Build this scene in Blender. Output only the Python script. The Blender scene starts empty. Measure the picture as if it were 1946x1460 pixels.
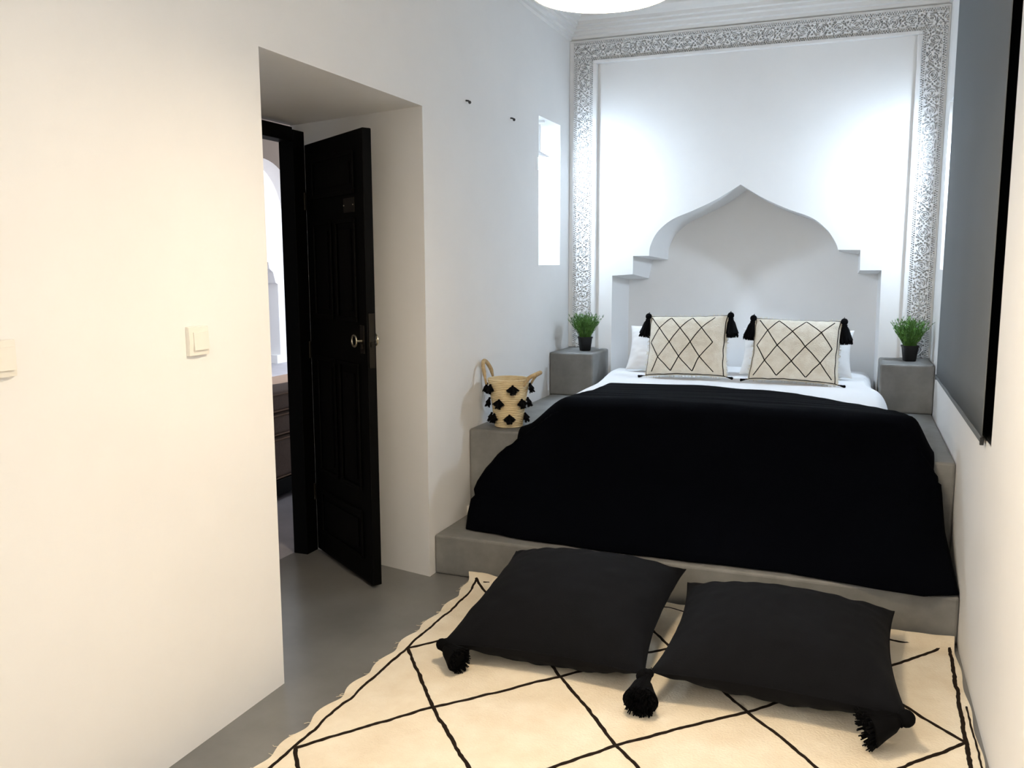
import bpy, bmesh, math, random
import numpy as np
from mathutils import Vector, Matrix, noise
SC = bpy.context.scene
COL = SC.collection
rnd = random.Random(7)
PI = math.pi

# ------------------------------------------------------------------ camera
F_PX, YAW, PITCH, ROLL = 1655.13, -0.3744, 0.1357, -0.0032
CAM = Vector((1.7379, 0.0, 1.4))
cy_, sy_ = math.cos(YAW), math.sin(YAW)
fwd = Vector((sy_*math.cos(PITCH), cy_*math.cos(PITCH), -math.sin(PITCH)))
rgt = Vector((cy_, -sy_, 0)); upv = rgt.cross(fwd)
cr_, sr_ = math.cos(ROLL), math.sin(ROLL)
r2 = cr_*rgt + sr_*upv; u2 = -sr_*rgt + cr_*upv
cd = bpy.data.cameras.new('camera'); cd.sensor_fit = 'HORIZONTAL'; cd.sensor_width = 36
cd.lens = F_PX*36/1946; cd.clip_start = .02
co = bpy.data.objects.new('camera', cd); COL.objects.link(co)
m = Matrix((r2, u2, -fwd)).transposed().to_4x4(); m.translation = CAM
co.matrix_world = m
SC.camera = co

# ------------------------------------------------------------------ world, exposure, sun
SC.view_settings.view_transform = 'Standard'; SC.view_settings.look = 'None'
SC.view_settings.gamma = 1; SC.view_settings.use_curve_mapping = False
SC.view_settings.exposure = 0.0
w = bpy.data.worlds.new('world'); SC.world = w; w.use_nodes = True
bg = w.node_tree.nodes['Background']; bg.inputs[0].default_value = (.80, .88, 1, 1); bg.inputs[1].default_value = 2.6
sl = bpy.data.lights.new('sun', 'SUN'); sl.energy = 8; sl.angle = .01; sl.color = (1, .96, .9)
so = bpy.data.objects.new('sun', sl); COL.objects.link(so)
so.rotation_euler = Vector((.5, -.35, -1.1)).to_track_quat('-Z', 'Y').to_euler()
PENDANT_W = 92.0      # emission strengths of the lamps
BULB_W = 600.0
ADDED_WIN_W = 10.0  # glowing pane of the added, unseen window

# ------------------------------------------------------------------ room dimensions
W, D, NB = 2.148, 5.45, 5.80       # width, back wall, back of bed niche
YB = -1.3                          # wall behind the camera
ZC = 3.0
XO = -.78                          # outer face of the thick left wall

# ------------------------------------------------------------------ materials
def mat(name, col, rough=.6, metal=0, spec=.5, noise_amt=0, noise_scale=8, bump=0, bump_scale=60, sheen=0,
        emit=None, estr=0, col2=None, stretch=None, detail=6):
    mt = bpy.data.materials.new(name); mt.use_nodes = True
    nt = mt.node_tree; b = nt.nodes['Principled BSDF']
    b.inputs['Base Color'].default_value = (*col, 1); b.inputs['Roughness'].default_value = rough
    b.inputs['Metallic'].default_value = metal; b.inputs['Specular IOR Level'].default_value = spec
    if sheen:
        b.inputs['Sheen Weight'].default_value = sheen; b.inputs['Sheen Roughness'].default_value = .5
    tc = nt.nodes.new('ShaderNodeTexCoord'); vec = tc.outputs['Object']
    if stretch:
        mp = nt.nodes.new('ShaderNodeMapping'); mp.inputs['Scale'].default_value = stretch
        nt.links.new(vec, mp.inputs['Vector']); vec = mp.outputs['Vector']
    if noise_amt or col2:
        n = nt.nodes.new('ShaderNodeTexNoise'); n.inputs['Scale'].default_value = noise_scale
        n.inputs['Detail'].default_value = detail; n.inputs['Roughness'].default_value = .62
        nt.links.new(vec, n.inputs['Vector'])
        r = nt.nodes.new('ShaderNodeValToRGB'); r.color_ramp.elements[0].position = .32; r.color_ramp.elements[1].position = .68
        c2 = col2 if col2 else tuple(min(1, c*(1+noise_amt)) for c in col)
        c1 = col if col2 else tuple(c*(1-noise_amt) for c in col)
        r.color_ramp.elements[0].color = (*c1, 1); r.color_ramp.elements[1].color = (*c2, 1)
        nt.links.new(n.outputs['Fac'], r.inputs['Fac']); nt.links.new(r.outputs['Color'], b.inputs['Base Color'])
    if bump:
        n2 = nt.nodes.new('ShaderNodeTexNoise'); n2.inputs['Scale'].default_value = bump_scale; n2.inputs['Detail'].default_value = 5
        nt.links.new(vec, n2.inputs['Vector'])
        bp = nt.nodes.new('ShaderNodeBump'); bp.inputs['Strength'].default_value = bump; bp.inputs['Distance'].default_value = .01
        nt.links.new(n2.outputs['Fac'], bp.inputs['Height']); nt.links.new(bp.outputs['Normal'], b.inputs['Normal'])
    if emit:
        b.inputs['Emission Color'].default_value = (*emit, 1); b.inputs['Emission Strength'].default_value = estr
    return mt

M = {}
M['plaster'] = mat('white_plaster', (.80, .795, .785), .75, spec=.25, noise_amt=.018, noise_scale=2.2, bump=.10, bump_scale=5)
M['gypsum'] = mat('carved_gypsum', (.80, .80, .80), .8, spec=.2)
M['concrete'] = mat('grey_tadelakt', (.19, .188, .18), .55, spec=.35, noise_amt=.28, noise_scale=4, bump=.06, bump_scale=12)
M['floor'] = mat('grey_polished_floor', (.175, .173, .168), .30, spec=.4, noise_amt=.13, noise_scale=3, bump=.03, bump_scale=6)
M['black_wood'] = mat('black_painted_wood', (.0012, .0012, .0011), .6, spec=.07, bump=.08, bump_scale=20, stretch=(8, 8, .6))
M['metal'] = mat('dull_brass', (.5, .46, .36), .35, metal=1)
M['dark_metal'] = mat('aged_metal', (.02, .017, .013), .5, metal=.8)
M['sheet'] = mat('white_cotton', (.86, .86, .87), .85, spec=.15, bump=.10, bump_scale=9)
M['pillowcase'] = mat('white_pillowcase', (.80, .79, .78), .85, spec=.15, bump=.10, bump_scale=14)
M['blanket'] = mat('black_cotton_throw', (.0007, .0010, .0022), .95, spec=.03, bump=.18, bump_scale=240, sheen=.004)
M['charcoal'] = mat('charcoal_cotton', (.0052, .0055, .0068), .92, spec=.08, bump=.12, bump_scale=260, sheen=.01)
M['yarn'] = mat('black_yarn', (.0025, .0025, .003), .95, spec=.08)
M['kilim'] = mat('cream_wool', (.71, .65, .54), .95, spec=.08, col2=(.82, .78, .68), noise_scale=22, bump=.4, bump_scale=160)
M['kilim_line'] = mat('black_wool_line', (.010, .008, .006), .95, spec=.08)
M['rug'] = mat('cream_rug_wool', (.74, .64, .49), .95, spec=.08, col2=(.84, .76, .62), noise_scale=7, bump=.35, bump_scale=130)
M['rug_line'] = mat('dark_brown_wool_line', (.018, .012, .008), .95, spec=.08)
M['straw'] = mat('pale_straw', (.66, .52, .30), .8, spec=.2, col2=(.82, .70, .47), noise_scale=9, stretch=(3, 3, 22), bump=.5, bump_scale=30)
M['rope'] = mat('twisted_straw_rope', (.36, .26, .14), .85, spec=.2, col2=(.52, .40, .24), noise_scale=60, bump=.5, bump_scale=90)
M['leaf'] = mat('green_leaf', (.028, .085, .012), .5, spec=.4, col2=(.10, .24, .035), noise_scale=24)
M['pot'] = mat('black_plastic_pot', (.006, .006, .006), .5, spec=.3)
M['soil'] = mat('dark_soil', (.02, .015, .01), .95)
M['blind'] = mat('grey_blind_fabric', (.150, .160, .165), .85, spec=.15, bump=.05, bump_scale=300)
M['black_plastic'] = mat('black_plastic', (.01, .01, .01), .45)
M['window_black'] = mat('black_window_paint', (.010, .010, .010), .6, spec=.2)
M['ivory'] = mat('ivory_plastic', (.80, .77, .70), .35, spec=.5)
M['bulb'] = mat('frosted_bulb', (.9, .9, .9), .5, emit=(.68, .83, 1.0), estr=BULB_W)
M['lamp_glow'] = mat('glowing_lamp_glass', (.9, .9, .9), .5, emit=(1.0, .80, .55), estr=PENDANT_W)
M['added_glow'] = mat('added_window_glow', (.9, .9, .9), .5, emit=(1.0, .95, .88), estr=ADDED_WIN_W)  # fill glow for the added window, brightens the right wall
M['white_metal'] = mat('white_enamel', (.8, .8, .8), .4)
M['screw'] = mat('dark_screw', (.03, .03, .03), .5)
M['beige'] = mat('beige_render', (.30, .235, .19), .9, noise_amt=.06, noise_scale=4)
M['sun_white'] = mat('whitewash', (.86, .85, .84), .9)
M['blue'] = mat('blue_render', (.10, .13, .24), .8)
M['ext_floor'] = mat('courtyard_floor', (.40, .38, .40), .6, noise_amt=.15, noise_scale=3)
M['sofa'] = mat('brown_upholstery', (.12, .078, .058), .9, noise_amt=.10, noise_scale=40, bump=.2, bump_scale=150)
M['piping'] = mat('brown_piping', (.16, .09, .05), .8)
M['table_wood'] = mat('pale_table_wood', (.50, .36, .26), .7, noise_amt=.15, noise_scale=6, stretch=(1, 8, 8))

# ------------------------------------------------------------------ mesh builder
class MB:
    def __init__(s): s.v = []; s.f = []; s.mi = []
    def add(s, vs, fs, mi=0):
        o = len(s.v); s.v += [tuple(v) for v in vs]
        for f in fs: s.f.append(tuple(i+o for i in f)); s.mi.append(mi)
    def quad(s, a, b, c, d, mi=0): s.add([a, b, c, d], [(0, 1, 2, 3)], mi)
    def box(s, x0, x1, y0, y1, z0, z1, mi=0):
        s.add([(x0,y0,z0),(x1,y0,z0),(x1,y1,z0),(x0,y1,z0),(x0,y0,z1),(x1,y0,z1),(x1,y1,z1),(x0,y1,z1)],
              [(0,3,2,1),(4,5,6,7),(0,1,5,4),(1,2,6,5),(2,3,7,6),(3,0,4,7)], mi)
    def grid(s, P, mi=0, closed_u=False, flip=False):
        n, k = len(P), len(P[0]); vs = [p for row in P for p in row]; fs = []
        for i in range(n if closed_u else n-1):
            for j in range(k-1):
                a, b = i*k+j, ((i+1) % n)*k+j
                q = (a, b, b+1, a+1)
                fs.append(q[::-1] if flip else q)
        s.add(vs, fs, mi)
    def lathe(s, prof, n=32, c=(0,0,0), mi=0, cap0=True, cap1=True, sq=0):
        P = []
        for i in range(n):
            a = 2*PI*i/n
            k = 1.0
            if sq: k = 1/(abs(math.cos(a))**sq+abs(math.sin(a))**sq)**(1/sq)
            P.append([(c[0]+r*k*math.cos(a), c[1]+r*k*math.sin(a), c[2]+z) for r, z in prof])
        o = len(s.v); s.grid(P, mi, closed_u=True); kk = len(prof)
        if cap0: s.f.append(tuple(o+i*kk for i in range(n))[::-1]); s.mi.append(mi)
        if cap1: s.f.append(tuple(o+i*kk+kk-1 for i in range(n))); s.mi.append(mi)
    def tube(s, pts, r, n=8, mi=0, cap=True):
        pts = [Vector(p) for p in pts]; P = []
        rs = r if isinstance(r, (list, tuple)) else [r]*len(pts)
        ref = None
        for i, p in enumerate(pts):
            t = (pts[min(i+1, len(pts)-1)]-pts[max(i-1, 0)]).normalized()
            if ref is None:
                ref = t.cross(Vector((0, 0, 1)))
                if ref.length < .1: ref = t.cross(Vector((1, 0, 0)))
                ref.normalize()
            else:
                ref = (ref-t*ref.dot(t)).normalized()
            b = t.cross(ref)
            P.append([p+rs[i]*(math.cos(2*PI*k/n)*ref+math.sin(2*PI*k/n)*b) for k in range(n)])
        o = len(s.v)
        vs = [q for row in P for q in row]; fs = []
        for i in range(len(pts)-1):
            for k in range(n):
                a, b2 = i*n+k, i*n+(k+1) % n
                fs.append((a, b2, b2+n, a+n))
        if cap: fs.append(tuple(range(n))[::-1]); fs.append(tuple((len(pts)-1)*n+k for k in range(n)))
        s.add(vs, fs, mi)
    def sphere(s, c, r, n=12, k=8, mi=0, sz=1):
        prof = [(max(1e-4, r*math.sin(PI*i/k)), -r*sz*math.cos(PI*i/k)) for i in range(k+1)]
        s.lathe(prof, n, c, mi)
    def build(s, name, mats, parent=None, smooth=True, bevel=0, weld=False, angle=40, seg=2):
        me = bpy.data.meshes.new(name); me.from_pydata(s.v, [], s.f)
        if not isinstance(mats, (list, tuple)): mats = [mats]
        for mm in mats: me.materials.append(mm)
        me.polygons.foreach_set('material_index', s.mi)
        bm = bmesh.new(); bm.from_mesh(me)
        if weld: bmesh.ops.remove_doubles(bm, verts=bm.verts, dist=1e-5)
        bmesh.ops.recalc_face_normals(bm, faces=bm.faces)
        for f in bm.faces: f.smooth = smooth
        if smooth:
            for e in bm.edges:
                if len(e.link_faces) == 2 and e.calc_face_angle(0) > math.radians(angle): e.smooth = False
        bm.to_mesh(me); bm.free()
        o = bpy.data.objects.new(name, me); COL.objects.link(o)
        if parent: o.parent = parent
        if bevel:
            md = o.modifiers.new('bevel', 'BEVEL'); md.width = bevel; md.segments = seg; md.limit_method = 'ANGLE'
        return o

def thing(name, label, cat, loc=(0,0,0), rot=(0,0,0), group=None):
    o = bpy.data.objects.new(name, None); COL.objects.link(o); o.empty_display_size = .05
    o.location = loc; o.rotation_euler = rot; return tag(o, label, cat, group)
def tag(o, label, cat, group=None):
    o['label'] = label; o['category'] = cat
    if group: o['group'] = group
    return o
def struct(o, label=None, cat=None):
    o['kind'] = 'structure'
    if label: tag(o, label, cat)
    return o
def copy_tree(o, parent=None):
    c = o.copy(); COL.objects.link(c)
    if parent: c.parent = parent
    for ch in list(o.children): copy_tree(ch, c)
    return c
def interp(x, xs, ys): return float(np.interp(x, xs, ys))
def sstep(x): x = max(0, min(1, x)); return x*x*(3-2*x)
def ns(x, y, z=0): return noise.noise(Vector((x, y, z)))

# ------------------------------------------------------------------ setting
def wall_x(x, y0, y1, z0, z1, holes, mb):
    """a wall face in the plane x with rectangular holes (ya, yb, za, zb)"""
    ys = sorted({y0, y1, *[h[0] for h in holes], *[h[1] for h in holes]})
    zs = sorted({z0, z1, *[h[2] for h in holes], *[h[3] for h in holes]})
    for a, b in zip(ys, ys[1:]):
        for c, d in zip(zs, zs[1:]):
            if any(h[0] <= a and b <= h[1] and h[2] <= c and d <= h[3] for h in holes): continue
            mb.quad((x,a,c),(x,b,c),(x,b,d),(x,a,d))
def reveal(mb, fr, bk, closed=False):
    """fr, bk: four corners of the opening at the front and at the back"""
    for i in range(4):
        j = (i+1) % 4; mb.quad(fr[i], fr[j], bk[j], bk[i])
    if closed: mb.quad(*bk)
def rect_x(x, h): return [(x,h[0],h[2]),(x,h[1],h[2]),(x,h[1],h[3]),(x,h[0],h[3])]

# left wall, thick, with the doorway and the lit slot beside the bed
DOOR = (2.308, 3.398, 0.0, 2.067); DBACK = (2.40, 3.56, 0.0, 2.055)
SLOT = (4.855, 5.25, 1.40, 2.25)
ADDED_WIN = (-.95, .75, .85, 2.30)  # opening for the added window, outside the view
mb = MB()
wall_x(0, YB, D, 0, ZC, [DOOR, SLOT, ADDED_WIN], mb)
wall_x(XO, YB, D, 0, ZC, [DBACK], mb)
fd, bd = rect_x(0, DOOR), rect_x(XO, DBACK)
for i in (1, 2, 3): mb.quad(fd[i], fd[(i+1) % 4], bd[(i+1) % 4], bd[i])
reveal(mb, rect_x(0, SLOT), rect_x(-.13, SLOT), True)
reveal(mb, rect_x(0, ADDED_WIN), rect_x(-.14, ADDED_WIN), True)
struct(mb.build('wall_left', M['plaster'], smooth=False, weld=True), 'long white plaster wall with the deep doorway and two switches', 'wall')

# right wall with the matching slot and the window recess behind the blind
SLOTR = (4.80, 5.17, 1.37, 2.23)
WREC = (2.985, 4.76, .838, 2.62)
mb = MB()
wall_x(W, YB, D, 0, ZC, [SLOTR, WREC], mb)
reveal(mb, rect_x(W, SLOTR), rect_x(W+.13, SLOTR), True)
reveal(mb, rect_x(W, WREC), rect_x(W+.28, WREC))
struct(mb.build('wall_right', M['plaster'], smooth=False, weld=True), 'white plaster wall on the right, bright near the rug', 'wall')

# floor and ceiling
mb = MB(); mb.quad((XO, YB, 0), (W, YB, 0), (W, NB, 0), (XO, NB, 0))
struct(mb.build('floor', M['floor'], smooth=False), 'smooth grey polished concrete floor', 'floor')
mb = MB(); mb.quad((XO, YB, ZC), (W+.3, YB, ZC), (W+.3, NB, ZC), (XO, NB, ZC))
struct(mb.build('ceiling', M['plaster'], smooth=False), 'white plaster ceiling', 'ceiling')

# wall behind the camera; glowing window added out of view on the left to brighten the right wall
mb = MB(); mb.quad((XO, YB, 0), (W+.3, YB, 0), (W+.3, YB, ZC), (XO, YB, ZC))
struct(mb.build('wall_front', M['plaster'], smooth=False), 'white wall behind the viewer', 'wall')
wn = bpy.data.objects.new('added_window_1', None); COL.objects.link(wn); struct(wn, 'added glowing window in the left wall beside the viewer, out of view', 'window')
y0, y1, z0, z1 = ADDED_WIN
mb = MB(); mb.box(-.125, -.115, y0+.005, y1-.005, z0+.005, z1-.005); mb.build('glow_pane', M['added_glow'], wn, smooth=False)
mb = MB(); ym = (y0+y1)/2
for a, b in ((y0+.002, y0+.05), (ym-.025, ym+.025), (y1-.05, y1-.002)): mb.box(-.112, -.08, a, b, z0+.002, z1-.002)
for a, b in ((y0+.05, ym-.025), (ym+.025, y1-.05)):
    for c, d in ((z0+.002, z0+.05), (z1-.05, z1-.002)): mb.box(-.112, -.08, a, b, c, d)
mb.build('added_window_frame', M['black_wood'], wn, smooth=False)

# back wall with the keyhole-shaped bed niche (its outline, from the left foot over the point to the right foot)
def smooth_curve(pts, n=8):
    out = []
    P = [pts[0]]+pts+[pts[-1]]
    for i in range(1, len(P)-2):
        p0, p1, p2, p3 = [Vector(q) for q in P[i-1:i+3]]
        for k in range(n):
            t = k/n
            out.append(.5*((2*p1)+(-p0+p2)*t+(2*p0-5*p1+4*p2-p3)*t*t+(-p0+3*p1-3*p2+p3)*t**3))
    out.append(Vector(pts[-1])); return out
halfL = [(.522, 1.455), (.530, 1.520), (.575, 1.605), (.662, 1.676), (.790, 1.728), (.925, 1.789), (1.068, 1.873)]
halfR = [(1.068, 1.873), (1.201, 1.790), (1.345, 1.722), (1.480, 1.668), (1.568, 1.596), (1.618, 1.520), (1.632, 1.482)]
front = [(.285, .60), (.286, 1.331), (.420, 1.340), (.420, 1.455)] + [tuple(p) for p in smooth_curve(halfL)] + \
        [tuple(p) for p in smooth_curve(halfR)][1:] + [(1.752, 1.480), (1.755, 1.364), (1.870, 1.364), (1.876, .60)]
def shrink(p):
    x, z = p
    if z <= .61: return (.31 if x < 1 else 1.866, z)
    if z < 1.36: return (x+(.025 if x < 1 else -.012), z-.030)
    if x < 1.068: return (x+.05*min(1, (1.068-x)/.45), z-(.022 if z < 1.46 else .004))
    return (x-(.010 if x > 1.64 else 0), z-(.022 if x > 1.64 else .004))
back = [shrink(p) for p in front]
bm = bmesh.new()
outer = [bm.verts.new((x, D, z)) for x, z in ((XO, 0), (W+.3, 0), (W+.3, ZC), (XO, ZC))]
inner = [bm.verts.new((x, D, z)) for x, z in front]
es = []
for L in (outer, inner):
    for i in range(len(L)): es.append(bm.edges.new((L[i], L[(i+1) % len(L)])))
bmesh.ops.triangle_fill(bm, use_beauty=True, use_dissolve=False, edges=es)
# delete the filling of the opening, if any
def inside(x, z):
    c = False; n = len(front)
    for i in range(n):
        x1, z1 = front[i]; x2, z2 = front[(i+1) % n]
        if (z1 > z) != (z2 > z) and x < (x2-x1)*(z-z1)/(z2-z1)+x1: c = not c
    return c
bmesh.ops.delete(bm, geom=[f for f in bm.faces if inside(f.calc_center_median().x, f.calc_center_median().z)], context='FACES_ONLY')
bk = [bm.verts.new((x, NB, z)) for x, z in back]
rims = []
for i in range(len(front)):
    j = (i+1) % len(front); rims.append(bm.faces.new((inner[i], inner[j], bk[j], bk[i])))
bm.faces.new(bk)
bmesh.ops.recalc_face_normals(bm, faces=bm.faces)
for f in rims: f.smooth = True
for e in bm.edges:
    if len(e.link_faces) == 2 and e.calc_face_angle(0) > .5: e.smooth = False
me = bpy.data.meshes.new('wall_back'); bm.to_mesh(me); bm.free(); me.materials.append(M['plaster'])
o = bpy.data.objects.new('wall_back', me); COL.objects.link(o)
struct(o, 'white back wall with the pointed arch niche at the bed head', 'wall')

# carved gypsum band round the back wall: a real relief
def relief(s, t):
    """s along the band, t across it (0..1), in metres of depth below the face"""
    wdt = .125; y = t*wdt; d = 0.0
    for c in (.011, wdt-.011):                       # two chains of small pits
        for off, sh in ((-.0045, 0), (.0045, .5)):
            k = ((s/.0125+sh) % 1.0)-.5
            q = abs(k*.0125)/.0038+abs(y-c-off)/.0042
            if q < 1: d = max(d, .015*min(1, (1-q)*5))
    for c in (.0235, wdt-.0235):
        if abs(y-c) < .0014: d = max(d, .003)
    L = .094; i = math.floor(s/L); u = (s/L-i-.5)*L; v = y-wdt/2
    if abs(v) < .0375:
        r = math.hypot(u, v*1.02); a = math.atan2(v, u)
        sp = r+.0035*(a/PI)*(1 if i % 2 else -1)
        for rr, w_, lo, hi in ((.011, .0017, .2, .95), (.021, .0019, .12, .92), (.031, .0019, .1, .60), (.0385, .0018, .15, .55)):
            g = (a/(PI/2)+.12*i+rr*30) % 1.0
            if rr < .025: g = (a/(PI)+.3*i) % 1.0
            if abs(sp-rr) < w_ and lo < g < hi: d = max(d, .012*min(1, (w_-abs(sp-rr))/w_*3.5))
        if r < .005: d = max(d, .016)
        uu = abs(abs(u)-L/2)                         # leaf-shaped pits between the rosettes
        for pv in (-.026, 0, .026):
            q = uu/(.0075 if pv else .005)+abs(v-pv)/(.008 if pv else .0055)
            if q < 1: d = max(d, .015*min(1, (1-q)*5))
        for pu, pv in ((.031, .022), (.031, -.022), (.036, .011), (.036, -.011), (.025, .034), (.025, -.034)):
            if math.hypot(abs(u)-pu, v-pv) < .0036: d = max(d, .016)
    return d
def band(mb, L, place, mir0, mir1):
    n = int(L/.0026); k = 48
    P = []
    for i in range(n+1):
        s = L*i/n; row = []
        for j in range(k+1):
            t = j/k
            row.append(place(s, t, -relief(s, t)))
        P.append(row)
    mb.grid(P)
TH = .022
mb = MB()
band(mb, 2.66-.869, lambda s, t, h: (.030+.125*t, D-TH-h, .869+s), 0, 0)
band(mb, 2.66-.869, lambda s, t, h: (2.012+.125*t, D-TH-h, .869+s), 0, 0)
band(mb, 2.137-.030, lambda s, t, h: (.030+s, D-TH-h, 2.658+.115*t), 0, 0)
o = mb.build('trim_1', M['gypsum'], angle=60)
# backing and the plain raised lips
lip = MB()
lip.box(.0, .030, D-.020, D-.001, .869, 2.775); lip.box(2.137, W, D-.020, D-.001, .869, 2.775)
lip.box(.155, .180, D-.034, D-.001, .869, 2.638); lip.box(1.990, 2.012, D-.034, D-.001, .869, 2.638)
lip.box(.155, 2.012, D-.034, D-.001, 2.638, 2.658); lip.box(.0, W, D-.020, D-.001, 2.773, 2.786)
lip.build('lip_moulding', M['plaster'], o, smooth=False, bevel=.004)
struct(o, 'carved white gypsum band framing the back wall', 'trim')
# stepped cornice under the ceiling, round the bed end
prof = [(0,2.786),(.014,2.795),(.014,2.812),(.030,2.818),(.030,2.838),(.050,2.846),(.050,2.862),(.064,2.868),(.064,2.888),(.090,2.905),(.105,2.925),(.105,2.945),(.130,2.955),(.130,ZC)]
mb = MB()
P = []
for (x, y, sx, sy) in ((0, YB, 1, 0), (0, D, 1, -1), (W, D, -1, -1), (W, YB, -1, 0)):
    P.append([(x+sx*o_, y+sy*o_, z) for o_, z in prof])
mb.grid(P)
struct(mb.build('trim_2', M['plaster'], smooth=False), 'stepped white cornice under the ceiling', 'trim')

# window in the recess behind the blind
wn = bpy.data.objects.new('window_2', None); COL.objects.link(wn); struct(wn, 'black window recess behind the grey blind', 'window')
mb = MB()
y0, y1, z0, z1 = WREC
mb.box(W+.002, W+.275, y0+.002, y0+.012, z0+.002, z1-.002); mb.box(W+.002, W+.275, y1-.012, y1-.002, z0+.002, z1-.002)
mb.box(W+.002, W+.275, y0+.012, y1-.012, z0+.002, z0+.012); mb.box(W+.002, W+.275, y0+.012, y1-.012, z1-.012, z1-.002)
mb.build('window_lining', M['window_black'], wn, smooth=False)
mb = MB()
for k in range(2):
    a = y0+.015+k*(y1-y0-.03)/2; b = a+(y1-y0-.03)/2-.004
    mb.box(W+.24, W+.275, a, b, z0+.015, z1-.015)
    for q in range(3):
        zz = z0+.10+q*.56
        mb.box(W+.225, W+.24, a+.10, b-.10, zz, zz+.46)
mb.build('shutter', M['window_black'], wn, smooth=False, bevel=.004)

# ------------------------------------------------------------------ doorway: frame and the open leaf
dr = bpy.data.objects.new('door_1', None); COL.objects.link(dr)
struct(dr, 'black panelled wooden door standing open in the deep doorway', 'door')
mb = MB()
mb.box(XO+.005, XO+.085, 2.41, 2.50, 0, 2.02); mb.box(XO+.005, XO+.085, 3.455, 3.556, 0, 2.02)
mb.box(XO+.005, XO+.085, 2.50, 3.455, 1.965, 2.03)
mb.build('door_frame', M['black_wood'], dr, smooth=False, bevel=.004)
hx, hy = -.690, 3.535                                  # hinge
LEN = .640; ang = math.atan2(3.168-3.535, -.155+.690)
lm = MB(); T = .042; H0, H1 = .012, 1.958
lm.box(0, LEN, 0, T, H0, H1)
leaf = lm.build('door_leaf', M['black_wood'], dr, smooth=False, bevel=.004)
leaf.location = (hx, hy, 0); leaf.rotation_euler = (0, 0, ang)
def panel(x0, x1, z0, z1):
    p = MB()
    for y0_, s in ((0, -1), (T, 1)):
        for a, b, c, d in ((x0, x1, z0, z0+.018), (x0, x1, z1-.018, z1), (x0, x0+.018, z0+.018, z1-.018), (x1-.018, x1, z0+.018, z1-.018)):
            p.box(a, b, min(y0_, y0_+s*.010), max(y0_, y0_+s*.010), c, d)
        p.box(x0+.045, x1-.045, min(y0_, y0_+s*.006), max(y0_, y0_+s*.006), z0+.045, z1-.045)
    return p.build('door_panel', M['black_wood'], leaf, smooth=False, bevel=.003)
for x0, x1 in ((.085, .300), (.340, .555)):
    panel(x0, x1, .42, .98); panel(x0, x1, 1.16, 1.60)
panel(.085, .555, .11, .33); panel(.085, .555, 1.70, 1.88)
p = MB(); p.box(LEN-.062, LEN-.022, -.004, 0, 1.03, 1.15); p.box(LEN-.050, LEN-.034, -.010, -.004, 1.05, 1.07)
p.build('escutcheon', M['dark_metal'], leaf, bevel=.002)
for s, yy in ((-1, 0), (1, T)):
    p = MB()
    cxx, czz = LEN-.068, 1.083
    p.tube([(cxx+.024*math.cos(a), yy+s*.028, czz+.024*math.sin(a)) for a in [2*PI*i/24 for i in range(25)]], .0042, 8)
    p.tube([(cxx+.024, yy, czz), (cxx+.024, yy+s*.030, czz)], .005, 8)
    p.build('ring_handle', M['metal'], leaf)
p = MB(); p.box(LEN, LEN+.004, .008, T-.008, .97, 1.20); p.box(LEN, LEN+.012, .014, T-.014, 1.06, 1.08); p.build('lock_plate', M['dark_metal'], leaf)
p = MB(); p.box(.44, .55, -.003, 0, 1.625, 1.685); p.build('number_plate', M['dark_metal'], leaf)
for x in (.448, .542):
    q = MB(); q.sphere((x, -.004, 1.655), .003); q.build('screw', M['metal'], leaf)
for z in (.3, 1.0, 1.7):
    p = MB(); p.lathe([(.008, -.04), (.008, .04)], 10, (-.004, -.006, z)); p.build('hinge', M['dark_metal'], leaf)

# ------------------------------------------------------------------ masonry: step, bed platform, bedside blocks
def block(name, x0, x1, y0, y1, z0, z1, label, cat, bevel=.012):
    b = MB(); n = 10
    b.box(x0-(x0+x1)/2, x1-(x0+x1)/2, y0-(y0+y1)/2, y1-(y0+y1)/2, 0, z1-z0)
    o = b.build(name, M['concrete'], smooth=False, bevel=bevel, seg=3)
    o.location = ((x0+x1)/2, (y0+y1)/2, z0); return tag(o, label, cat)
G = .0015
block('floor_step', G, W-G, 3.445, 3.838, 0, .184, 'low grey concrete step across the room in front of the bed', 'step')
block('bed_platform', G, W-G, 3.839, D-.001, 0, .605, 'high grey concrete platform carrying the bed and the basket', 'platform')
block('bedside_block', G, .278, 5.05, D-.035, .605, .869, 'grey concrete bedside block in the left corner with a potted plant', 'bedside table')
block('bedside_block', 1.878, W-G, 5.05, D-.035, .605, .869, 'grey concrete bedside block in the right corner with a potted plant', 'bedside table')

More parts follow.
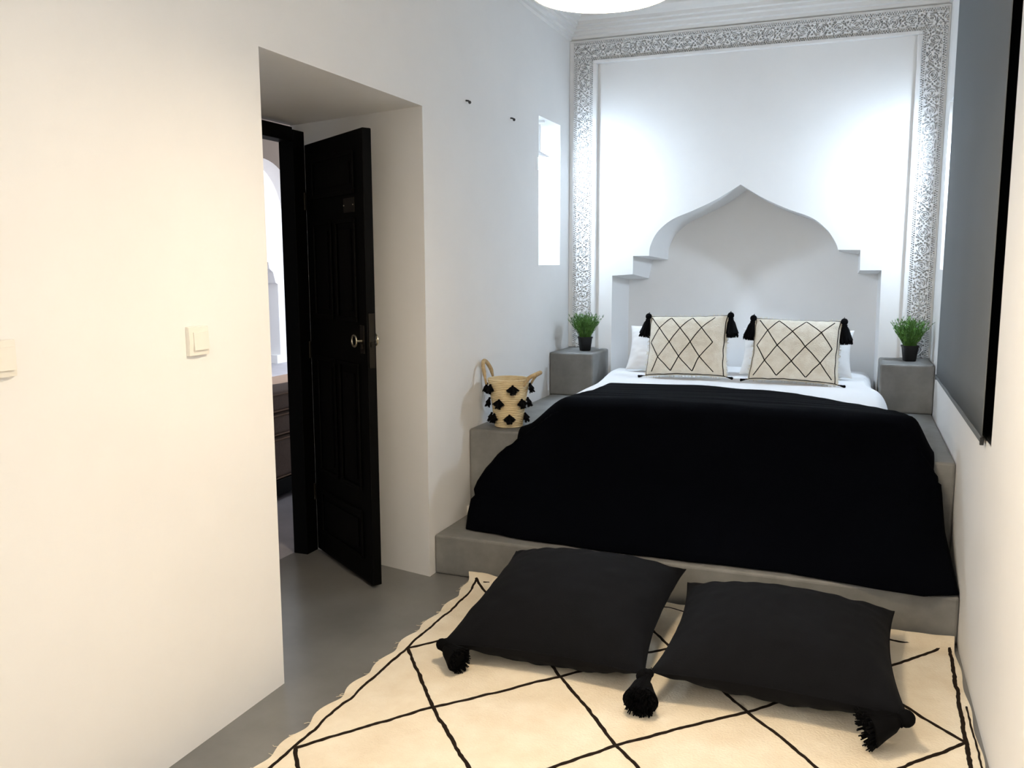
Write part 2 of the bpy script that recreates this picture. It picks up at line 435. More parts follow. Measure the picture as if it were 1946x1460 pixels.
# ------------------------------------------------------------------ mattress
def rbox(x0, x1, y0, y1, z0, z1, r, name, mt, n=5, wob=0):
    """rounded cushion-like box"""
    b = MB(); cx, cy, cz = (x0+x1)/2, (y0+y1)/2, (z0+z1)/2
    hx_, hy_, hz_ = (x1-x0)/2, (y1-y0)/2, (z1-z0)/2
    bm = bmesh.new(); bmesh.ops.create_cube(bm, size=2)
    bmesh.ops.subdivide_edges(bm, edges=bm.edges, cuts=29, use_grid_fill=True)
    for v in bm.verts:
        def mp(c, h):
            a = abs(c); k = .55
            q = (a/k)*(h-r) if a < k else (h-r)+(a-k)/(1-k)*r
            return math.copysign(q, c)
        p = Vector((mp(v.co.x, hx_), mp(v.co.y, hy_), mp(v.co.z, hz_)))
        core = Vector((max(-hx_+r, min(hx_-r, p.x)), max(-hy_+r, min(hy_-r, p.y)), max(-hz_+r, min(hz_-r, p.z))))
        d = p-core
        if d.length > 1e-6: p = core+d.normalized()*min(r, max(abs(d.x), abs(d.y), abs(d.z)))
        if wob and p.z > 0: p.z += wob*ns(p.x*3, p.y*3, 3.1)+wob*.5*ns(p.x*9, p.y*5, 1.3)
        v.co = p
    for f in bm.faces: f.smooth = True
    me = bpy.data.meshes.new(name); bm.to_mesh(me); bm.free(); me.materials.append(mt)
    o = bpy.data.objects.new(name, me); COL.objects.link(o); o.location = (cx, cy, cz); return o
mt_ = rbox(.385, 1.852, 3.86, NB-.03, .606, .748, .07, 'mattress', M['sheet'], wob=.006)
tag(mt_, 'thick mattress in a white sheet running into the arched niche', 'mattress')

def sheet():
    P = []; NU, NV = 120, 60
    for j in range(NV+1):
        y = 3.90+(5.30-3.90)*j/NV; row = []
        xl, xr = .340+.075*sstep((5.25-y)/.8), 1.868+.052*sstep((5.02-y)/.25)
        for i in range(NU+1):
            s = i/NU; e = .045
            def fall(t):                              # t: 0 hem .. 1 top
                return sstep(t)**.7
            if s < .1: x = xl+e*(1-math.cos(s/.1*PI/2)); z = .640+.118*math.sin(s/.1*PI/2)
            elif s > .88:
                t = (1-s)/.12; x = xr-(e+.03)*(1-math.cos(t*PI/2)); z = .622+.136*math.sin(t*PI/2)
            else:
                t = (s-.1)/.78; x = xl+e+(xr-e-.03-xl-e)*t; z = .758
            z += .004*ns(x*3, y*3, 3.1)+.004*ns(x*9, y*6, 1)*(1 if .1 < s < .88 else .6)
            x += .006*ns(y*7, z*5, 2)*(1 if s > .88 else 0)
            row.append((x, y, max(.612, z)))
        P.append(row)
    b = MB(); b.grid(P); o = b.build('bed_sheet', M['sheet'], angle=180)
    md = o.modifiers.new('solid', 'SOLIDIFY'); md.thickness = .004; md.offset = 0
    o.parent = mt_; o.location = -mt_.location
sheet()

# ------------------------------------------------------------------ black throw over the bed foot
def blanket():
    NU, NT = 170, 150
    P = []
    for i in range(NU+1):
        s = i/NU; col = []
        # shoulder profile: 0 at the bench, 1 on the mattress
        xt = .255+(2.065-.255)*s
        S = min(sstep((xt-.255)/.24), sstep((2.085-xt)/.11))
        zt = .618+.150*S+.018*S*math.sin(PI*s)
        yh = interp(xt, [.25, .34, .47, .95, 1.47, 1.80, 1.92, 2.0, 2.07], [4.02, 4.22, 4.43, 4.41, 4.29, 4.07, 3.98, 3.87, 3.85])
        yf = 3.815-.05*math.sin(PI*s)**.5
        R = .06+.05*S
        zb = .192
        yb_ = interp(s, [0, .05, .12, .27, .4, .7, .83, .94, 1], [3.56, 3.545, 3.515, 3.49, 3.475, 3.485, 3.43, 3.40, 3.46])
        # path in (y, z): along the top, round the edge, down and out onto the step
        path = [Vector((yh, zt)), Vector((yf+R, zt))]
        for k in range(1, 9):
            a = PI/2*k/8; path.append(Vector((yf+R-R*math.sin(a), zt-R+R*math.cos(a))))
        H = zt-R-zb
        for k in range(1, 25):
            q = k/24
            path.append(Vector((yf-(yf-yb_)*(.30*q+.70*q**3.2), zt-R-H*q)))
        ln = [0]
        for a, b in zip(path, path[1:]): ln.append(ln[-1]+(b-a).length)
        for j in range(NT+1):
            d = ln[-1]*j/NT
            y = float(np.interp(d, ln, [p.x for p in path])); z = float(np.interp(d, ln, [p.y for p in path]))
            # x spread with height of the front fall
            XL = interp(z, [.18, .24, .29, .31, .335, .37, .43, .49, .56, .60, .64, .8], [.118, .088, .078, .094, .082, .092, .125, .175, .212, .235, .255, .27]) if y < 3.80 else .27
            XR = interp(z, [.18, .24, .35, .48, .595, .66, .8], [2.144, 2.132, 2.106, 2.094, 2.078, 2.065, 2.03]) if y < 3.80 else 2.06
            if y >= 3.80: XL += .07*sstep((y-3.86)/.40)
            x = XL+(XR-XL)*s
            fr_ = sstep((.62-z)/.3)
            wv = .010*ns(x*3.2, z*1.2+y, 5)+.006*ns(x*8, z*2, 9)
            bulge = .022*math.sin(PI*min(1, max(0, (z-.3)/.28)))*sstep((.25-s)/.25)
            y -= fr_*(abs(wv)+bulge+.004*math.sin(x*17+z*3))
            if fr_ < .5:
                z += .004*ns(x*4, y*9, 2)+.003*ns(x*2, y*26, 7)+.003
            # folded hem
            if j > NT-3: z = max(z-.002, .188)
            col.append((x, y, z))
        P.append(col)
    b = MB(); b.grid(P)
    o = b.build('throw_blanket', M['blanket'], angle=180)
    md = o.modifiers.new('solid', 'SOLIDIFY'); md.thickness = .007; md.offset = 1
    return tag(o, 'large black throw covering the foot of the bed down to the step', 'blanket')
blanket()

# ------------------------------------------------------------------ rug
def rug():
    x0, x1, y0, y1 = .215, 2.135, .35, 3.437
    def edge_l(y): return .232+.010*math.sin(y*34)+.008*ns(y*9, 1)-.035*sstep((y-3.2)/.25)+.010*(2.3-y)
    def edge_s(y): return edge_l(y)-.010*math.sin(y*34)*.8
    def xx(s, y): return edge_l(y)+(x1-edge_l(y)+.004*math.sin(y*22))*s
    def hz(x, y):
        h = .007+.004*ns(x*3, y*3, 4)+.0025*ns(x*9, y*7, 8)
        e = sstep((.10-(x-edge_l(y)))/.10); h += e*.004*(1+math.sin(y*34+1))
        h += .030*sstep((y-3.36)/.08)*(.35+.65*sstep((.5-x)/.3)+.8*sstep((x-1.7)/.4))
        h += .014*math.exp(-((x-1.06)/.05)**2)*sstep((y-2.5)/.3)*.4
        return max(.0045, h)
    b = MB(); NX, NY = 130, 210
    top = [[None]*(NY+1) for _ in range(NX+1)]
    for i in range(NX+1):
        for j in range(NY+1):
            y = y0+(y1-y0)*j/NY; x = xx(i/NX, y)
            yy = y-(.014*abs(math.sin(x*13))+.006*ns(x*20, 3))*sstep((j/NY-.96)/.04) if j > NY*.9 else y
            top[i][j] = (x, yy, hz(x, y))
    b.grid(top)
    rim = [top[i][0] for i in range(NX+1)]+[top[NX][j] for j in range(1, NY+1)]+[top[i][NY] for i in range(NX-1, -1, -1)]+[top[0][j] for j in range(NY-1, 0, -1)]
    b.grid([[p, (p[0], p[1], max(.0008, p[2]-.006))] for p in rim], closed_u=True)
    # woven lines, lying in the pile
    def strip(pts, wd):
        L = []
        for (xa, ya), (xb, yb) in zip(pts, pts[1:]):
            n = max(2, int(math.hypot(xb-xa, yb-ya)/.008))
            for k in range(n): L.append((xa+(xb-xa)*k/n, ya+(yb-ya)*k/n))
        L.append(pts[-1]); Q = []
        for k, (x, y) in enumerate(L):
            a = L[max(0, k-1)]; c = L[min(len(L)-1, k+1)]
            t = Vector((c[0]-a[0], c[1]-a[1])).normalized(); nrm = Vector((-t.y, t.x))
            of = .004*ns(x*11, y*11, 2)+.0025*ns(x*31, y*31, 6)
            w2 = wd*(1+.35*ns(x*50, y*50, 1))/2
            p = Vector((x, y))+nrm*of
            row = []
            for q, h in ((-1, .0003), (-.6, .0030), (.6, .0030), (1, .0003)):
                r_ = p+nrm*w2*q; row.append((r_.x, r_.y, hz(r_.x, min(r_.y, y1))+h))
            Q.append(row)
        b.grid(Q, 1)
    NODE = {(1, 3): (.549, 2.33), (3, 3): (1.146, 2.33), (5, 3): (1.775, 2.335), (2, 2): (.861, 2.675), (4, 2): (1.483, 2.662), (6, 2): (2.100, 2.706), (3, 1): (1.170, 3.04)}
    def node(i, j):
        if (i, j) in NODE: return NODE[(i, j)]
        x = .262+.3085*i; y = 3.395-.355*j
        x += .012*ns(i*1.7, j*2.3, 5); y += .012*ns(i*2.1, j*1.1, 7)
        if i == 0: x = edge_s(y)+.036+.003*j
        if i == 6: x = 2.100
        return (x, y)
    for j in range(0, 8):
        for i in range(0, 6):
            if (i+j) % 2 == 0: strip([node(i, j), node(i+1, j+1)], .0125)
            else: strip([node(i, j+1), node(i+1, j)], .0125)
    ly = [y1-.045-.01*k for k in range(int((y1-.05-y0)/.01))]
    strip([(edge_s(y)+.038, y) for y in ly][::3], .010)
    strip([(2.108+.012*math.sin(y*2.1), y) for y in ly][::3], .013)
    strip([(2.127, y) for y in ly if y < 2.95][::3], .006)
    strip([(.27+.02*k, y1-.055+.006*math.sin(k*.8)) for k in range(92)], .007)
    # frayed selvedge threads along the left side
    for k in range(90):
        y = y0+rnd.random()*(y1-y0-.02); x = edge_l(y)
        b.tube([(x+.004, y, hz(x, y)), (x-.006-.008*rnd.random(), y+.01*(rnd.random()-.5), .004), (x-.012-.012*rnd.random(), y+.02*(rnd.random()-.5), .002)], .0009, 4)
    o = b.build('rug', [M['rug'], M['rug_line']], angle=60)
    return tag(o, 'cream wool rug with black diamond lattice on the grey floor', 'rug')
rug()

# ------------------------------------------------------------------ tassels
def tassel_mb(L=.10, r=.032, seed=1, flat=1.0, nst=210, loop=True):
    """hangs from the origin down to -L"""
    g = random.Random(seed); b = MB()
    nk = -L*.20
    b.sphere((0, 0, nk+.15*L), r*.42, 12, 8)
    b.lathe([(r*.30, nk+.03*L), (r*.36, nk), (r*.30, nk-.03*L)], 12)
    core = [(r*.28, nk-.02*L), (r*.50, nk-.16*L), (r*.68, nk-.40*L), (r*.90, -L*.86), (r*.86, -L*.93)]
    core = [(q_, max(z_, -L*.84)) for q_, z_ in core]
    b.lathe(core, 20)
    for k in range(nst):
        a = 2*PI*g.random(); q = math.sqrt(g.random()); e = g.uniform(.90, 1.02)
        ra = [r*.28, r*(.36+.18*q), r*(.50+.23*q), r*(.45+.62*q)*g.uniform(.9, 1.1)]
        zs_ = [nk, nk-.18*L, nk-.45*L, -L*e]; pts = []
        for rr, z in zip(ra, zs_):
            a += g.uniform(-.12, .12); pts.append((rr*math.cos(a), rr*math.sin(a)*flat, z))
        b.tube(pts, max(.0011, r*.035), 4)
    if loop:
        b.tube([(0, 0, nk+.25*L), (.002, .001, .004), (.006, 0, .014), (.0, .002, .018), (-.006, 0, .010), (0, 0, 0)], .0014, 5)
    return b

# ------------------------------------------------------------------ cushions
def pillow_surf(a, bb, H, k=.07, p=2.6, seed=0, wr=.003, corner=.012):
    def S(u, v, side):
        cu, cv = max(-1, min(1, u)), max(-1, min(1, v))
        x = a*cu*(1-k*(1-cv*cv)*abs(cu)**1.5); y = bb*cv*(1-k*(1-cu*cu)*abs(cv)**1.5)
        e = max(0, 1-abs(cu)**p)*max(0, 1-abs(cv)**p)
        h = H*e**.52
        edge = min(1, h/(H*.25))
        h += edge*wr*(ns(cu*3+seed, cv*3, side*3)+.6*ns(cu*7, cv*7+seed, side))
        # tension folds from the corners and along the long edges
        h += edge*wr*.9*math.sin(cu*26+3*math.sin(cv*3))*max(0, abs(cv)-.45)*1.2
        return Vector((x, y, side*max(0, h)))
    return S
def pillow_mb(S, n=46, b=None):
    b = b or MB()
    def w_(t): return math.sin(PI/2*t)*.35+.65*t
    for side in (1, -1):
        P = [[S(w_(-1+2*i/n), w_(-1+2*j/n), side) for j in range(n+1)] for i in range(n+1)]
        b.grid(P, 0, flip=side < 0)
    return b
def line_on(b, S, pts, wd, lift=.0012, mi=1, side=1, wob=.012):
    L = []
    for (ua, va), (ub, vb) in zip(pts, pts[1:]):
        n = max(3, int(math.hypot(ub-ua, vb-va)/.03))
        for k in range(n): L.append((ua+(ub-ua)*k/n, va+(vb-va)*k/n))
    L.append(pts[-1]); Q = []
    for k, (u, v) in enumerate(L):
        a = L[max(0, k-1)]; c = L[min(len(L)-1, k+1)]
        t = Vector((c[0]-a[0], c[1]-a[1])).normalized(); nr = Vector((-t.y, t.x))
        of = wob*ns(u*3, v*3, 4)
        row = []
        for q, h in ((-1, .3), (-.5, 1), (.5, 1), (1, .3)):
            uu, vv = u+nr.x*(of+wd*q), v+nr.y*(of+wd*q)
            p = S(uu, vv, side); p = p+Vector((0, 0, side*lift*h)); row.append(p)
        Q.append(row)
    b.grid(Q, mi)
def lattice_cushion(name, label, rows_odd, rows_even, loc, rot, seed, a=.235, bb=.180):
    root = thing(name, label, 'cushion', loc, rot, 'patterned cushions on the bed')
    S = pillow_surf(a, bb, .065, k=.05, seed=seed, wr=.0035)
    b = pillow_mb(S)
    V = [.90, .52, .05, -.42, -.88]
    R = [[(2*u-1, V[0]) for u in rows_odd[0]], [(2*u-1, V[1]) for u in rows_even[0]], [(2*u-1, V[2]) for u in rows_odd[1]],
         [(2*u-1, V[3]) for u in rows_even[1]], [(2*u-1, V[4]) for u in rows_odd[2]]]
    for q in range(4):
        A, B = R[q], R[q+1]
        odd = q % 2 == 0
        for i in range(len(A if odd else B)):
            pass
        big, sm = (A, B) if odd else (B, A)
        for i, s_ in enumerate(sm):
            line_on(b, S, [big[i], s_], .013); line_on(b, S, [s_, big[i+1]], .013)
    # edging lines
    line_on(b, S, [(-.97, .965), (0, .975), (.97, .965)], .011); line_on(b, S, [(-.97, -.965), (0, -.97), (.97, -.965)], .011)
    line_on(b, S, [(.93, .96), (.945, 0), (.93, -.96)], .010, wob=.02); line_on(b, S, [(-.955, .96), (-.96, 0), (-.955, -.96)], .008, wob=.03)
    # frayed selvedge fringe round the seam
    f = b; g = random.Random(seed)
    for k in range(150):
        e = g.randrange(4); t = g.uniform(-.97, .97)
        u, v = ((t, 1) if e == 0 else (t, -1) if e == 1 else (1, t) if e == 2 else (-1, t))
        p = S(u, v, 1); d = Vector((u if abs(u) == 1 else 0, v if abs(v) == 1 else 0, 0))*(.006+.005*g.random())
        f.tube([p-d*.3, p+d*.6+Vector((0, 0, .002*g.uniform(-1, 1))), p+d+Vector((.003*g.uniform(-1, 1), .003*g.uniform(-1, 1), 0))], .0012, 4)
    b.build('cover', [M['kilim'], M['kilim_line']], root, angle=180)
    return root, S

def hang_tassel(root, local, world_dir, L, r, seed, flat=.8, mt='yarn', roll=0):
    """a tassel child whose own -z axis points along world_dir"""
    b = tassel_mb(L, r, seed, flat); o = b.build('tassel', M[mt], root, angle=50)
    R = root.rotation_euler.to_matrix()
    q = (R.inverted() @ Vector(world_dir)).to_track_quat('-Z', 'X')
    o.rotation_mode = 'QUATERNION'; o.location = local; o.rotation_quaternion = q
    return o

tilt = math.radians(68)
ZS = .768
cushL, SL = lattice_cushion('patterned_cushion', 'cream cushion with black diamond lines and tassels, the left one on the bed',
    ([.04, .30, .56, .83], [.05, .31, .57, .84], [.09, .34, .60, .85]), ([.16, .43, .69], [.17, .44, .69]), (.865, 4.935, ZS+.176), (tilt+.06, math.radians(-2), math.radians(-5)), 3)
cushR, SR = lattice_cushion('patterned_cushion', 'cream cushion with black diamond lines and tassels, the right one on the bed',
    ([.07, .30, .60, .91], [.06, .31, .62, .92], [.06, .33, .65, .93]), ([.18, .465, .78], [.18, .485, .80]), (1.448, 4.925, ZS+.168), (tilt, math.radians(1), math.radians(-3)), 9)
for c_, sd in ((cushL, 20), (cushR, 30)):
    hang_tassel(c_, (-.236, .178, .012), (-.12, -.12, -1), .128, .045, sd)
    hang_tassel(c_, (.236, .178, .012), (.08, -.12, -1), .128, .045, sd+1)
    hang_tassel(c_, (-.236, -.178, .006), (-1, -.5, -.12), .036, .008, sd+2)
    hang_tassel(c_, (.236, -.178, .006), (1, -.5, -.12), .036, .008, sd+3)

# white pillows standing behind the cushions
for x, lb, sd in ((.765, 'plain white pillow standing behind the left patterned cushion', 1), (1.437, 'plain white pillow standing behind the right patterned cushion', 2)):
    S = pillow_surf(.305, .145, .075, k=.06, p=2.6, seed=sd*5, wr=.005)
    o = pillow_mb(S).build('pillow', M['pillowcase'], angle=180)
    o.location = (x, 5.200, ZS+.132); o.rotation_euler = (math.radians(62), 0, 0)
    tag(o, lb, 'pillow', 'white pillows at the bed head')

# black floor cushions leaning on the step
def floor_cushion(label, loc, rot, a, bb, H, seed):
    root = thing('floor_cushion', label, 'cushion', loc, rot, 'black floor cushions')
    S = pillow_surf(a, bb, H, k=.085, p=2.0, seed=seed, wr=.006)
    b = pillow_mb(S, 60); b.build('cover', M['charcoal'], root, angle=180)
    p = MB(); E = []
    for i in range(161):
        t = i/40
        u, v = ((-1+2*t, -1) if t < 1 else (1, -1+2*(t-1)) if t < 2 else (1-2*(t-2), 1) if t < 3 else (-1, 1-2*(t-3)))
        E.append(S(u, v, 1))
    p.tube(E, .0022, 6); p.build('seam', M['charcoal'], root)
    return root, S
fcL, _ = floor_cushion('black floor cushion leaning on the step, the left one, tassel at each front corner', (.800, 2.985, .140), (math.radians(8), math.radians(-1), math.radians(0)), .362, .372, .150, 4)
fcR, _ = floor_cushion('black floor cushion leaning on the step, the right one beside the wall', (1.555, 2.965, .130), (math.radians(3), math.radians(1.0), math.radians(1)), .375, .365, .135, 11)
hang_tassel(fcL, (-.362, -.372, 0), (.8, -.40, -.22), .120, .052, 41, .7)
hang_tassel(fcL, (.362, -.372, 0), (.10, -.8, -.25), .135, .062, 42, .7)
hang_tassel(fcR, (.375, -.365, 0), (-.85, -.40, -.22), .140, .062, 43, .7)
hang_tassel(fcR, (-.375, -.365, 0), (-.1, -.7, -.25), .120, .036, 44, .75)

# ------------------------------------------------------------------ potted plants
def plant(label, loc, seed):
    g = random.Random(seed)
    root = thing('potted_plant', label, 'plant', loc, (0, 0, g.random()), 'potted plants by the bed')
    b = MB(); b.lathe([(.027, 0), (.030, .003), (.039, .078), (.042, .078), (.042, .087), (.039, .087), (.036, .073)], 40, sq=5, cap1=False)
    pot = b.build('pot', M['pot'], root)
    b = MB(); b.lathe([(.033, .068), (.0345, .071)], 24, sq=5); b.build('soil', M['soil'], root)
    f = MB()
    for k in range(190):
        a = 2*PI*g.random(); lean = g.random()**.7*.50
        L = g.uniform(.095, .165); r0 = .027*math.sqrt(g.random())
        p = Vector((r0*math.cos(a), r0*math.sin(a), .072)); d = Vector((math.sin(lean)*math.cos(a), math.sin(lean)*math.sin(a), math.cos(lean)))
        pts = []
        for q in range(5):
            t = q/4; pts.append(p+d*L*t+Vector((math.cos(a), math.sin(a), -.35))*.022*lean*t*t+Vector((g.uniform(-1, 1), g.uniform(-1, 1), 0))*.003*t)
        sd = Vector((-math.sin(a), math.cos(a), 0))
        f.tube(pts, [.0011, .001, .0009, .0007, .0004], 4)
        for q in range(2, 5):
            for s_ in (-1, 1):
                for _r in range(2):
                    c0 = pts[q-1].lerp(pts[q], g.random()); dd = (d+sd*s_*g.uniform(.4, 1.1)+Vector((g.uniform(-.5, .5), g.uniform(-.5, .5), g.uniform(-.1, .5)))).normalized()
                    n_ = dd.cross(Vector((g.uniform(-1, 1), g.uniform(-1, 1), g.uniform(-1, 1)))).normalized()
                    ll = g.uniform(.016, .028)
                    f.add([c0, c0+dd*ll*.45+n_*.0022, c0+dd*ll, c0+dd*ll*.45-n_*.0022], [(0, 1, 2, 3)])
    f.build('foliage', M['leaf'], root, smooth=False)
    return root
plant('green grassy plant in a black pot on the left bedside block', (.180, 5.215, .8695), 5)
plant('green grassy plant in a black pot on the right bedside block', (2.030, 5.240, .8695), 8)

# ------------------------------------------------------------------ straw basket
bk_ = thing('straw_basket', 'pale straw basket with black tassels and two handles on the platform ledge', 'basket', (.158, 3.975, .6055))
Hb = .240
def rb(z): t = z/Hb; return .067+.036*t-.002*math.sin(PI*t)
b = MB(); prof = []
for k in range(27*6+1):
    z = Hb*k/(27*6); prof.append((rb(z)+.0032*abs(math.sin(PI*27*z/Hb)), z))
inn = [(rb(Hb*(1-k/20))-.006, max(.006, Hb*(1-k/20))) for k in range(20)]
prof = [(.001, 0)]+prof+inn+[(.001, .006)]
b.lathe(prof, 56, cap0=False, cap1=False); b.build('woven_body', M['straw'], bk_, angle=70)
for side, (dx, up, tw) in ((-1, (.032, .082, .030)), (1, (.066, .034, .034))):
    h = MB(); pts = []
    for k in range(17):
        t = k/16; a = PI*t
        pts.append((side*(rb(Hb)-.004+dx*math.sin(a)), -.050*math.cos(a), Hb-.030+.030*min(1, math.sin(a)*2.5)+up*math.sin(a)))
    h.tube(pts, [.0100 if 1 < k < 15 else .006 for k in range(17)], 10)
    h.build('handle', M['rope'], bk_)
rows = [(.203, [-158, -125, -58, 12, 65, 120]), (.132, [-150, -98, -26, 14, 70, 130]), (.056, [-153, -126, -66, 7, 60, 120])]
sd = 60
for z, angs in rows:
    for adeg in angs:
        a = math.radians(adeg); sd += 1
        t = tassel_mb(.047, .0145, sd, .9, 46, False)
        # three tufts fan out from one knot
        for off, tl in ((-.66, .040), (.66, .040)):
            t2 = tassel_mb(tl, .012, sd+100+int(off*10), .9, 30, False); R_ = Matrix.Rotation(off, 3, 'Y')
            t.add([R_ @ Vector(v) for v in t2.v], t2.f)
        o = t.build('tassel', M['yarn'], bk_, angle=50)
        o.location = ((rb(z)+.010)*math.cos(a), (rb(z)+.010)*math.sin(a), z+.012)
        o.rotation_euler = (0, math.radians(-14), a) if True else None
        o.rotation_mode = 'XYZ'
        o.matrix_local = Matrix.Translation(o.location) @ Matrix.Rotation(a, 4, 'Z') @ Matrix.Rotation(math.radians(-16), 4, 'Y') @ Matrix.Rotation(PI/2, 4, 'Z')

# ------------------------------------------------------------------ wall fittings
def switch(label, y, z, group=None):
    root = thing('light_switch', label, 'light switch', (0, y, z))
    b = MB(); hw, hh = .041, .041; P = []
    for i in range(13):                                   # plate, bowed outwards
        t = -1+2*i/12
        P.append([(0.0005, t*hw, -hh), (.010+.004*(1-t*t), t*hw*.97, -hh*.97), (.012+.004*(1-t*t), t*hw*.95, 0), (.010+.004*(1-t*t), t*hw*.97, hh*.97), (0.0005, t*hw, hh)])
    b.grid(P); b.add(P[0], [tuple(range(5))]); b.add(P[-1], [tuple(range(5))])
    b.build('plate', M['ivory'], root, angle=35)
    b = MB(); P = []
    for i in range(9):
        t = -1+2*i/8
        P.append([(.008, .004+t*.030, -.026), (.0185+.003*(1-t*t), .004+t*.030, -.025), (.0155+.003*(1-t*t), .004+t*.030, .025), (.008, .004+t*.030, .026)])
    b.grid(P); b.add(P[0], [tuple(range(4))]); b.add(P[-1], [tuple(range(4))])
    b.build('rocker', M['ivory'], root, angle=35)
    return root
switch('ivory light switch on the left wall nearer the doorway', 1.970, 1.190)
switch('ivory light switch cut by the left edge of the photo', 1.348, 1.200)
for y, z, lb in ((3.843, 2.159, 'dark screw in the white wall nearer the doorway'), (4.413, 2.165, 'dark screw in the white wall nearer the lit slot')):
    b = MB(); b.tube([(0, 0, .004), (.012, 0, .002), (.020, -.002, -.004)], [.004, .004, .005], 8); b.sphere((.021, -.002, -.006), .0075, 10, 8)
    o = b.build('wall_screw', M['screw']); o.location = (.0005, y, z); tag(o, lb, 'screw', 'screws in the left wall')
b = MB(); b.box(0, .022, -.016, .012, -.018, .020); o = b.build('cable_cover', M['ivory'], smooth=False, bevel=.003); o.location = (.0006, 3.822, .204)
tag(o, 'small ivory cable cover low on the left wall at the platform corner', 'cable cover')

# ------------------------------------------------------------------ grey roller blind
rbl = thing('roller_blind', 'grey roller blind pulled down over the window on the right wall', 'blind', (W-.014, 0, 0))
b = MB(); P = []
for i in range(61):
    y = 3.085+(4.790-3.085)*i/60
    P.append([(.003*math.sin(i*.35)*(1-k/14)*.6+.002*math.sin(y*2.2), y+(.045*k/14 if i == 60 else 0)*0, .846+(2.70-.846)*k/14) for k in range(15)])
b.grid(P); o = b.build('fabric', M['blind'], rbl, angle=180); md = o.modifiers.new('solid', 'SOLIDIFY'); md.thickness = .0015
b = MB(); b.box(-.005, .005, 3.088, 4.788, .832, .850); b.build('bottom_bar', M['blind'], rbl, smooth=False, bevel=.004)
for y in (3.084, 4.792):
    b = MB(); b.box(-.006, .006, y-.004, y+.004, .826, .851); b.build('end_cap', M['black_plastic'], rbl, smooth=False, bevel=.002)
b = MB(); P = [(.03, 3.08+1.715*k/2, 2.600) for k in range(3)]; b.tube(P, .014, 20); b.build('roller', M['white_metal'], rbl)
for y in (3.070, 4.798):
    b = MB(); b.box(.012, .046, y-.004, y+.004, 2.58, 2.618); b.build('bracket', M['white_metal'], rbl, smooth=False)

# ------------------------------------------------------------------ lamps
for x, y, zt, lb, s in ((-.062, 5.04, 2.249, 'white glowing capped bulb hanging in the slot of the left wall', 1), (W+.062, 5.02, 2.229, 'white glowing capped bulb hanging in the slot of the right wall', -1)):
    root = thing('slot_lamp', lb, 'lamp', (x, y, zt), (0, 0, 0), 'lamps in the wall slots')
    b = MB(); b.lathe([(.032, 0), (.032, -.012), (.008, -.02), (.008, -.175), (.060, -.205), (.058, -.215), (.006, -.192)], 28); b.build('lamp_holder', M['white_metal'], root)
    b = MB(); b.lathe([(.014, -.192), (.030, -.204), (.042, -.230), (.042, -.242), (.034, -.266), (.018, -.280), (.002, -.284)], 24, cap1=False); b.build('bulb', M['bulb'], root)
pl = thing('pendant_lamp', 'round white glowing lamp hanging at the top of the picture', 'lamp', (1.135, 2.14, 2.05))
b = MB(); b.lathe([(.168, .0), (.172, .0), (.172, .085), (.06, .145), (.03, .152), (.03, .146), (.06, .139), (.168, .080), (.168, .0)], 64, cap0=False, cap1=False); b.build('lamp_shade', M['white_metal'], pl)
b = MB(); b.lathe([(.001, -.008), (.09, -.006), (.145, .0), (.1675, .010), (.1675, .016), (.001, .018)], 64, cap0=False); b.build('diffuser', M['lamp_glow'], pl)
b = MB(); b.lathe([(.03, .15), (.03, .18), (.008, .20)], 16); b.build('lamp_holder', M['white_metal'], pl)
b = MB(); b.tube([(0, 0, .19), (0, 0, ZC-2.05-.02)], .003, 8); b.build('cord', M['white_metal'], pl)
b = MB(); b.lathe([(.05, ZC-2.05-.03), (.05, ZC-2.05-.001)], 20); b.build('ceiling_rose', M['white_metal'], pl)

# ------------------------------------------------------------------ gallery and courtyard beyond the doorway
b = MB(); b.box(-14, XO-.001, -6, 18, -.05, -.0005)
struct(b.build('floor_courtyard', M['ext_floor'], smooth=False), 'pale stone floor of the gallery and courtyard', 'floor')
# arcade wall: beige render, round arch, white-washed pier below the springing
XA = -2.20
def arcade():
    b = MB(); th = .14; n = 28
    yc, r, zs_ = 5.20, .42, 1.735
    y0_, y1_ = -2, 9; ztop = 3.4
    pts = [(yc-r, .0)]+[(yc-r*math.cos(PI*k/n), zs_+r*math.sin(PI*k/n)) for k in range(n+1)]+[(yc+r, .0)]
    for x in (XA, XA-th):
        b.quad((x, y0_, 0), (x, yc-r, 0), (x, yc-r, ztop), (x, y0_, ztop)); b.quad((x, yc+r, 0), (x, y1_, 0), (x, y1_, ztop), (x, yc+r, ztop))
        for p, q in zip(pts[1:-1], pts[2:-1]): b.quad((x, *p), (x, *q), (x, q[0], ztop), (x, p[0], ztop))
    for p, q in zip(pts, pts[1:]): b.quad((XA, *p), (XA, *q), (XA-th, *q), (XA-th, *p), 1)
    o = b.build('wall_arcade', [M['beige'], M['sun_white']], smooth=False, weld=True)
    return struct(o, 'beige rendered arcade wall with a round arch beyond the door', 'wall')
arcade()
b = MB(); b.box(XA-.14, XO, -2, 9, 3.1, 3.2); struct(b.build('ceiling_gallery', M['beige'], smooth=False), 'gallery ceiling outside the door', 'ceiling')
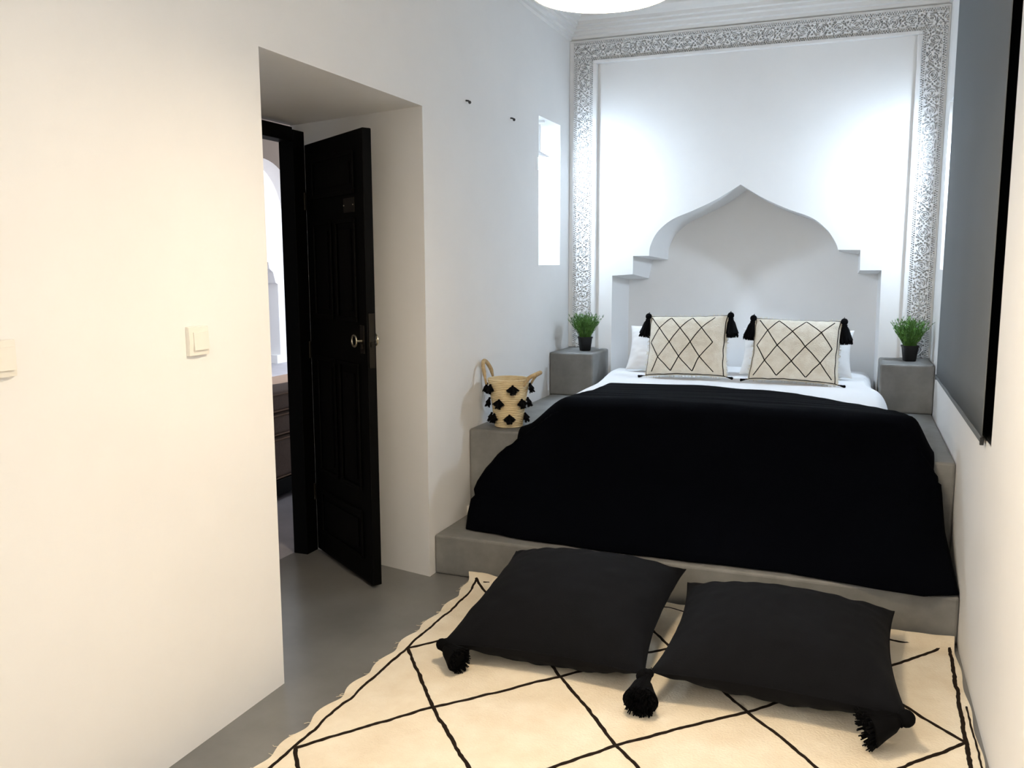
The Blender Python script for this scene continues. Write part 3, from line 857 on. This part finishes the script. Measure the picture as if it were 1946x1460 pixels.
# whitewashed arcade across the courtyard, with the room behind it
b = MB()
pr_ = [(8.4, 0), (8.4, 1.75), (9.9, 1.75), (10.10, 1.70), (10.20, 1.56), (10.235, 1.47), (10.30, 1.45), (10.32, 1.36), (10.40, 1.31), (10.45, 1.16), (10.50, 1.14), (10.50, .12), (10.42, .12), (10.42, 0)]
for x in (-6.0, -6.3):
    b.quad((x, 2, 0), (x, 8.4, 0), (x, 8.4, 5), (x, 2, 5)); b.quad((x, 10.5, 0), (x, 20, 0), (x, 20, 5), (x, 10.5, 5))
    for p, q in zip(pr_[1:11], pr_[2:11]): b.quad((x, *p), (x, *q), (x, q[0], 5), (x, p[0], 5))
    b.quad((x, 10.42, 0), (x, 10.5, 0), (x, 10.5, .12), (x, 10.42, .12))
for p, q in zip(pr_, pr_[1:]): b.quad((-6, *p), (-6, *q), (-6.3, *q), (-6.3, *p))
struct(b.build('wall_courtyard', M['sun_white'], smooth=False, weld=True), 'whitewashed arcade wall across the courtyard', 'wall')
b = MB(); b.box(-7.7, -7.5, 2, 20, 0, 3.2); struct(b.build('wall_recess', M['beige'], smooth=False), 'shaded wall behind the far arcade', 'wall')
b = MB(); b.box(-7.7, -6.3, 2, 20, 3.2, 3.3); struct(b.build('ceiling_recess', M['beige'], smooth=False), 'ceiling behind the far arcade', 'ceiling')
b = MB(); b.box(-7.495, -7.25, 8, 14, 0, .50); b.box(-7.495, -7.23, 8, 14, .50, .56)
tag(b.build('masonry_bench', M['blue'], smooth=False, bevel=.01), 'blue masonry bench far beyond the door under the far arcade', 'bench')
b = MB(); b.box(-7.5, -7.46, 12.0, 12.36, .66, .98); b.box(-7.47, -7.44, 12.0, 12.36, .66, .70)
tag(b.build('black_panel', M['black_wood'], smooth=False), 'small black panel on the shaded wall far beyond the door', 'panel')

# daybed right outside the door
sf = thing('daybed', 'brown upholstered daybed with quilted seat on a dark base outside the door', 'sofa', (-1.68, 4.62, 0), (0, 0, 0))
X0, X1, Y0, Y1 = -.27, .26, -.75, .95
ob = MB(); ob.box(X0, X1, Y0, Y1, .035, .13); ob.build('base', M['black_wood'], sf, smooth=False, bevel=.006)
for x in (X0+.06, X1-.06):
    for y in (Y0+.06, Y1-.06):
        ob = MB(); ob.lathe([(.018, 0), (.028, .036)], 12, (x, y, 0)); ob.build('foot', M['ivory'], sf)
for z0, z1, nm in ((.13, .385, 'quilted_mattress'), (.392, .530, 'seat_cushion'), (.533, .655, 'seat_cushion')):
    o = rbox(X0, X1, Y0, Y1, z0, z1, .035, nm, M['sofa'], wob=.004); o.parent = sf
    pp = MB()
    for z in (z0+.012, z1-.012): pp.tube([(X0-.001, Y0, z), (X1+.001, Y0, z), (X1+.001, Y1, z), (X0-.001, Y1, z), (X0-.001, Y0, z)], .005, 6)
    if nm[0] == 'q':
        for y in (Y0+.3, Y0+.6, Y0+.9, Y0+1.2): pp.tube([(X1+.001, y, z0+.05), (X1+.001, y, z1-.02)], .004, 6)
    q = pp.build('piping', M['piping'], o); q.location = (-(X0+X1)/2, -(Y0+Y1)/2, -(z0+z1)/2)
